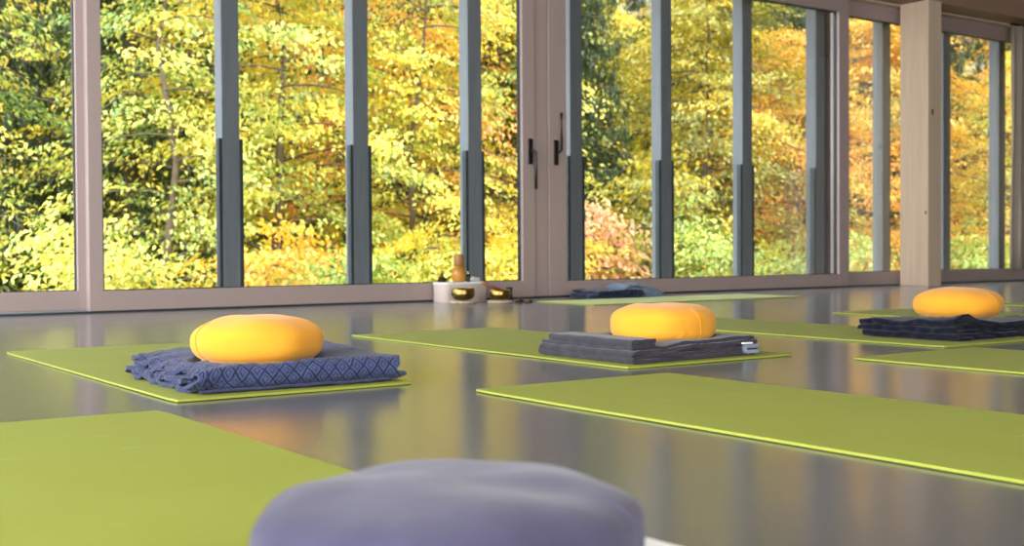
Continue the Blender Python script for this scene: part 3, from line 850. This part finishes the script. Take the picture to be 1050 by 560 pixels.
LB = {'yellowgreen': 'tree with yellow-green autumn leaves outside the windows', 'yellow': 'tree with bright yellow autumn leaves outside the windows',
      'lime': 'tree with light green leaves outside the windows', 'orange': 'tree with orange autumn leaves outside the windows',
      'gold': 'tree with golden-orange autumn leaves outside the windows', 'olive': 'tree with olive and yellow leaves outside the windows',
      'pink': 'bush with pinkish orange leaves low outside the windows', 'dark': 'dark evergreen tree with drooping boughs outside the windows'}
def tree(x, y, pal, src, rz, s=1.0, dz=0.0, bush=False):
    r_ = empty('autumn_bush' if bush else ('evergreen_tree' if pal == 'dark' else 'autumn_tree'), (x, y, terrain(x, y) - .05 + dz), rz)
    r_.scale = (s, s, s)
    for nm, me in (('trunk', src[0]), ('crown', src[1])):
        o = bpy.data.objects.new(nm, me); link(o, r_)
        if nm == 'crown':
            o.material_slots[0].link = 'OBJECT'; o.material_slots[0].material = LM[pal]
    lab = LB[pal].replace('tree with', 'low bush with').replace('outside', 'growing outside') if bush and pal != 'pink' else LB[pal]
    tag(r_, lab, 'bush' if bush else 'tree', lab.split(' outside')[0].replace('tree', 'trees').replace('bush', 'bushes'))
T_ = [  # x, y, palette, source, rotation, scale
 (2.9, 16.3, 'yellowgreen', 3, 0), (5.0, 14.8, 'yellowgreen', 4, 1.0), (7.0, 16.0, 'yellow', 2, 2.2), (9.0, 15.2, 'yellow', 3, .4),
 (9.9, 16.4, 'orange', 4, 3.3), (11.6, 17.0, 'yellow', 0, 4.1), (12.9, 16.6, 'olive', 4, 2.0), (15.3, 16.0, 'olive', 2, .8),
 (17.2, 15.2, 'gold', 1, 5.2), (20.5, 16.0, 'gold', 0, 2.7), (23.4, 15.0, 'yellow', 3, 1.3), (26.0, 16.5, 'gold', 2, 3.9),
 (6.4, 21.0, 'yellow', 0, 1.9), (11.5, 20.5, 'orange', 1, .3), (18.0, 20.0, 'olive', 1, 3.0), 
 (29.5, 21.5, 'yellow', 0, .9), (14.8, 21.5, 'yellow', 3, .9),
 (9.5, 26.5, 'yellow', 1, .2), (13.5, 27.0, 'gold', 2, 1.2), (21.5, 27.0, 'yellow', 0, 2.1), (27.0, 27.0, 'gold', 1, 5.9), (34.0, 26.0, 'orange', 2, 3.4), (39.0, 26.0, 'gold', 0, 1.4)]
for x, y, pal, k, rz in T_:
    src = kinds[k] if k < 3 else loose[k - 3]
    tree(x, y, pal, src, rz, rng.uniform(.92, 1.1))
for x, y, k, rz in [(3.0, 18.3, 0, 0), (5.6, 17.6, 1, 2), (11.0, 19, 0, 5), (5.0, 25, 1, 1), (12.3, 24, 0, 2), (13.6, 18.3, 1, .5), (16.5, 25, 1, 3), (24, 25, 0, 4), (20.5, 19.5, 1, 2), (23.8, 19.0, 0, 1), (27.2, 19.6, 1, 4), (32.0, 20.5, 0, 2), (30, 26, 1, 5), (8, 31, 0, 1), (14, 32, 1, 2), (20, 33, 0, 3), (27, 33, 1, 3.5), (35, 33, 0, .4), (43, 33, 1, 1.4)]:
    tree(x, y, 'dark', con[k], rz, rng.uniform(1.0, 1.2))
tree(12.5, 15.8, 'dark', con[1], 2.6, .66)
tree(11.9, 14.0, 'olive', shr[1], 1.6, 1.3, 0, True)
for x, y, pal, k, rz in [(3.6, 12.8, 'yellowgreen', 0, 0), (5.0, 12.6, 'gold', 1, 1), (6.6, 12.9, 'lime', 0, 2), (8.0, 12.7, 'yellow', 1, 3), (9.6, 13.0, 'yellow', 0, 4),
                         (11.2, 13.4, 'pink', 1, 5), (12.4, 13.0, 'lime', 0, 6), (14.0, 13.4, 'yellowgreen', 1, 1.5), (15.8, 13.2, 'lime', 0, 2.5), (17.8, 13.5, 'pink', 1, 3.5), (20.0, 13.4, 'lime', 0, 4.5), (22.2, 13.3, 'yellow', 1, 5.5)]:
    tree(x, y, pal, shr[k], rz, rng.uniform(.95, 1.1), .0, True)

# ------------------------------------------------------------------ light
w = bpy.data.worlds.new('world'); SC.world = w; w.use_nodes = True
bg = w.node_tree.nodes['Background']; wt = w.node_tree
tcw = wt.nodes.new('ShaderNodeTexCoord'); dt = wt.nodes.new('ShaderNodeVectorMath'); dt.operation = 'DOT_PRODUCT'
wt.links.new(tcw.outputs['Generated'], dt.inputs[0]); dt.inputs[1].default_value = Vector((-.93, .18, .32)).normalized()
def wmap(val, a, b_, c, d):
    mr = wt.nodes.new('ShaderNodeMapRange'); mr.interpolation_type = 'SMOOTHSTEP'
    wt.links.new(val, mr.inputs[0])
    for k, q in enumerate((a, b_, c, d)): mr.inputs[k + 1].default_value = q
    return mr.outputs[0]
sx = wt.nodes.new('ShaderNodeSeparateXYZ'); wt.links.new(tcw.outputs['Generated'], sx.inputs[0])
ad = wt.nodes.new('ShaderNodeMath'); ad.operation = 'ADD'
wt.links.new(wmap(dt.outputs['Value'], .2, 1, 0, 7), ad.inputs[0]); wt.links.new(wmap(sx.outputs[2], .25, .8, 1.1, 3.5), ad.inputs[1])
wt.links.new(ad.outputs[0], bg.inputs[1]); bg.inputs[0].default_value = (.93, .96, 1, 1)
su = bpy.data.lights.new('sun', 'SUN'); su.energy = 3.6; su.angle = radians(4); su.color = (1, .95, .86)
so = bpy.data.objects.new('sun', su); link(so)
so.rotation_euler = Vector((-.22, .74, -.60)).to_track_quat('-Z', 'Y').to_euler()
def area(name, loc, direction, sx, sy, e, col=(1, 1, 1)):
    l = bpy.data.lights.new(name, 'AREA'); l.shape = 'RECTANGLE'; l.size = sx; l.size_y = sy; l.energy = e; l.color = col
    o = bpy.data.objects.new(name, l); link(o); o.location = loc
    o.rotation_euler = Vector(direction).to_track_quat('-Z', 'Y').to_euler(); return o
area('left_window_fill', (-2.85, 2.4, 1.6), (1, .05, -.1), 9.6, 2.4, 250, (.94, .97, 1))  # area lamp added outside the left windows to strengthen their light
area('back_fill', (-.3, -5.3, 1.5), (.30, .95, -.01), 4.2, 2.5, 450, (1, .985, .96))  # fill lamp added behind the camera to brighten camera-facing sides

SC.view_settings.view_transform = 'Standard'; SC.view_settings.look = 'None'
SC.view_settings.exposure = 0; SC.view_settings.gamma = 1; SC.view_settings.use_curve_mapping = False
SC.cycles.max_bounces = 8; SC.cycles.transparent_max_bounces = 16; SC.cycles.diffuse_bounces = 4
SC.cycles.use_denoising = True
SC.cycles.caustics_reflective = False; SC.cycles.caustics_refractive = False
